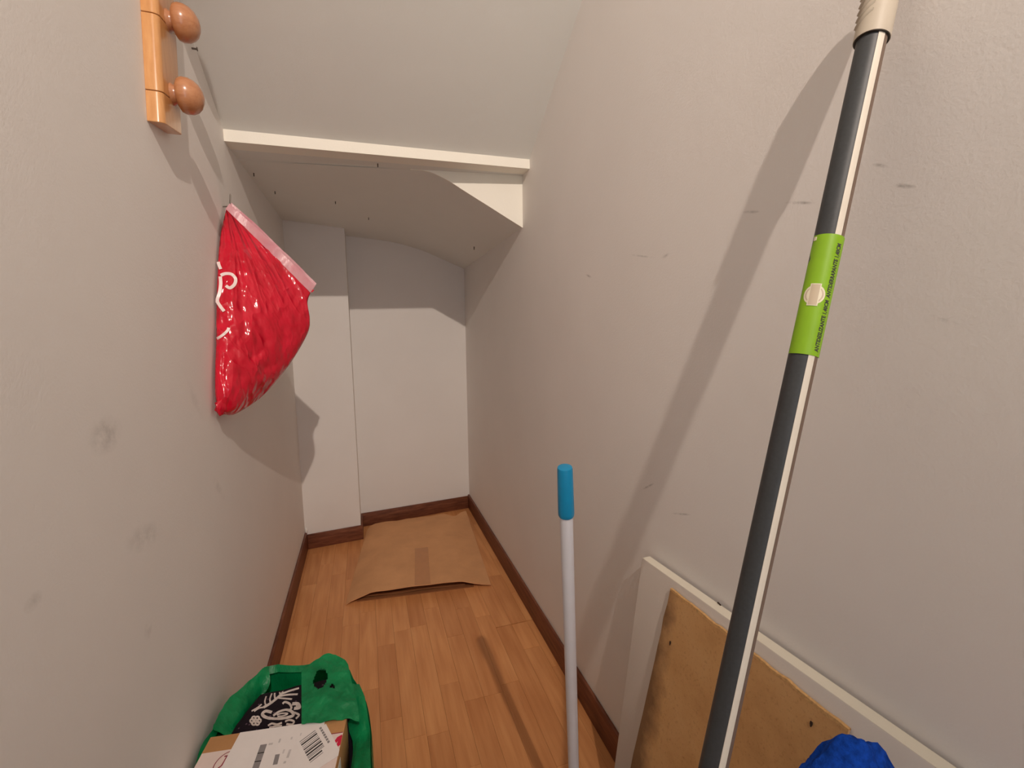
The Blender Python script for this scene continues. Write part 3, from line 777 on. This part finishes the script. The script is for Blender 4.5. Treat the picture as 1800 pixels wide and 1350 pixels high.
# ================================================================== TELESCOPIC POLE
pb = Vector((.142, .287, .004)); p1 = Vector((.506, .366, 1.384)); pd = (p1-pb).normalized(); RP = .0128
Lp = (p1-pb).length
po = empty('mop_handle', pb-Z*.004, 'dark grey handle with white stripe and lime green label leaning on the right wall', 'handle')
mid = pb + pd*(Lp*.75); toeye = (EYE-mid).normalized(); fc = (toeye - pd*toeye.dot(pd)).normalized(); rt_ = fc.cross(pd)
if rt_.dot(RT) < 0: rt_ = -rt_
def cyl(l, phi, r): return pb + pd*l + (fc*math.cos(phi)+rt_*math.sin(phi))*r
def patch(name, l0, l1, f0, f1, r, mat, nl=2, nf_=10, thick=.0004, par=po):
    rows = [[cyl(l0+(l1-l0)*i/(nl-1), f0+(f1-f0)*j/(nf_-1), r) for j in range(nf_)] for i in range(nl)]
    return adopt(grid(name, rows, mat, thick=thick), par)
adopt(lathe('tube', pb, pd, [(0,.0118),(.004,RP),(Lp+.06,RP)], M['pole'], n=48), po)
patch('stripe', .02, Lp+.02, .36, .86, RP+.0004, M['polewhite'])
patch('thin_line', .02, Lp+.02, .90, 1.35, RP+.0003, M['brownline'])
patch('stripe', .02, Lp+.02, .36+math.pi, .86+math.pi, RP+.0004, M['polewhite'])
# position along the pole from a picture height
def along(px, py):
    d = ray(px, py); wv = pb-EYE; b_ = d.dot(pd); return (d.dot(wv)*b_ - pd.dot(wv))/(1-b_*b_)
l_hi, l_lo = along(1462, 420), along(1418, 627)
rows = []
for i in range(31):
    t = i/30; l = l_lo+(l_hi-l_lo)*t
    left = -1.12 + (.10*max(0, 1-abs(t-.955)/.05)) + .16*max(0, 1-abs(t-.80)/.045) + .02*math.sin(t*40)
    rows.append([cyl(l, left+(1.62-left)*j/20, RP+.0009) for j in range(21)])
glab = adopt(grid('green_label', rows, M['lime'], thick=.0004), po)
patch('label_nick', l_lo+(l_hi-l_lo)*.955, l_lo+(l_hi-l_lo)*.985, -1.0, -.78, RP+.0013, M['emblem'])
# emblem: ring with a vertical bar
le = along(1437, 525)
def disc(name, pts, r, mat): # pts: (s across, l along) in metres
    V = [cyl(le+b, math.asin(max(-.99, min(.99, a/RP)))*1.0, r) for a, b in pts]; return adopt(obj(name, V, [tuple(range(len(V)))], mat), po)
def ell(a, b, n=40): return [(a*math.cos(t), b*math.sin(t)) for t in np.linspace(0, 2*math.pi, n+1)[:-1]]
def strips(name, poly_rows, r, mat):
    rows = [[cyl(le+b, -.12+s/RP, r) for s in np.linspace(a0, a1, 9)] for (b, a0, a1) in poly_rows]
    return adopt(grid(name, rows, mat, thick=.00005), glab)
def ellrows(a, b, n=24): return [(b*math.sin(t), -a*math.cos(t), a*math.cos(t)) for t in np.linspace(-math.pi/2+.02, math.pi/2-.02, n)]
strips('emblem', ellrows(.0088, .0098), RP+.0013, M['emblem'])
strips('emblem_ring', ellrows(.0074, .0080), RP+.0014, M['emblem2'])
strips('emblem_core', ellrows(.0060, .0074), RP+.0015, M['emblem'])
strips('emblem_bar', [(b, -.0042, .0042) for b in (-.0112, .0112)], RP+.0016, M['emblem'])
strips('emblem_bar', [(b, -.0034, .0034) for b in (-.0104, .0104)], RP+.0017, M['emblem2'])
# lettering wrapped round the tube
tc = bpy.data.curves.new('lettering', 'FONT'); tc.body = 'ANTIDESLIZANTE 1,40CM  ANTIDERRAPANTE 1,40CM'; tc.size = 1; tc.resolution_u = 2; tc.offset = .03
to = bpy.data.objects.new('lettering_src', tc); C.objects.link(to)
dg = bpy.context.evaluated_depsgraph_get(); dg.update(); me = bpy.data.meshes.new_from_object(to.evaluated_get(dg)); bpy.data.objects.remove(to)
xs_ = [v.co.x for v in me.vertices]; x0_, x1_ = min(xs_), max(xs_)
lt0, lt1 = l_lo+(l_hi-l_lo)*.035, l_lo+(l_hi-l_lo)*.93
for v in me.vertices:
    l = lt0+(lt1-lt0)*(v.co.x-x0_)/(x1_-x0_); phi = .86 - v.co.y/.72*.34
    v.co = cyl(l, phi+.12, RP+.0014)
me.materials.append(M['ink']); o = bpy.data.objects.new('lettering', me); C.objects.link(o); adopt(o, glab)
# beige grip with ribbed flank and hanging eye
lg = along(1533, 72)
adopt(lathe('grip_rim', pb+pd*(lg-.0006), pd, [(0,RP+.0022),(.002,RP+.0023)], M['darkrim'], n=40), po)
gp = adopt(lathe('grip', pb+pd*lg, pd, [(0,RP+.0012),(0,RP+.0028),(.003,RP+.0030),(.03,RP+.0029),(.075,RP+.0022),(.095,RP+.001),(.105,.009),(.110,.004)], M['grip'], n=44), po)
for k in range(9):
    l = lg+.012+k*.0075
    P_ = [cyl(l+.010*(s), -1.35+s*1.1, RP+.0030) for s in np.linspace(0, 1, 9)]; V, Fq = [], []
    for j, q in enumerate(P_):
        ax = (q-(pb+pd*(q-pb).dot(pd))).normalized()
        V += [q+pd*.0016-ax*.001, q+ax*.0019, q-pd*.0016-ax*.001]
        if j: Fq += [(3*j-3, 3*j, 3*j+1, 3*j-2), (3*j-2, 3*j+1, 3*j+2, 3*j-1)]
    adopt(obj('grip_rib', V, Fq, M['grip'], None, True), gp)
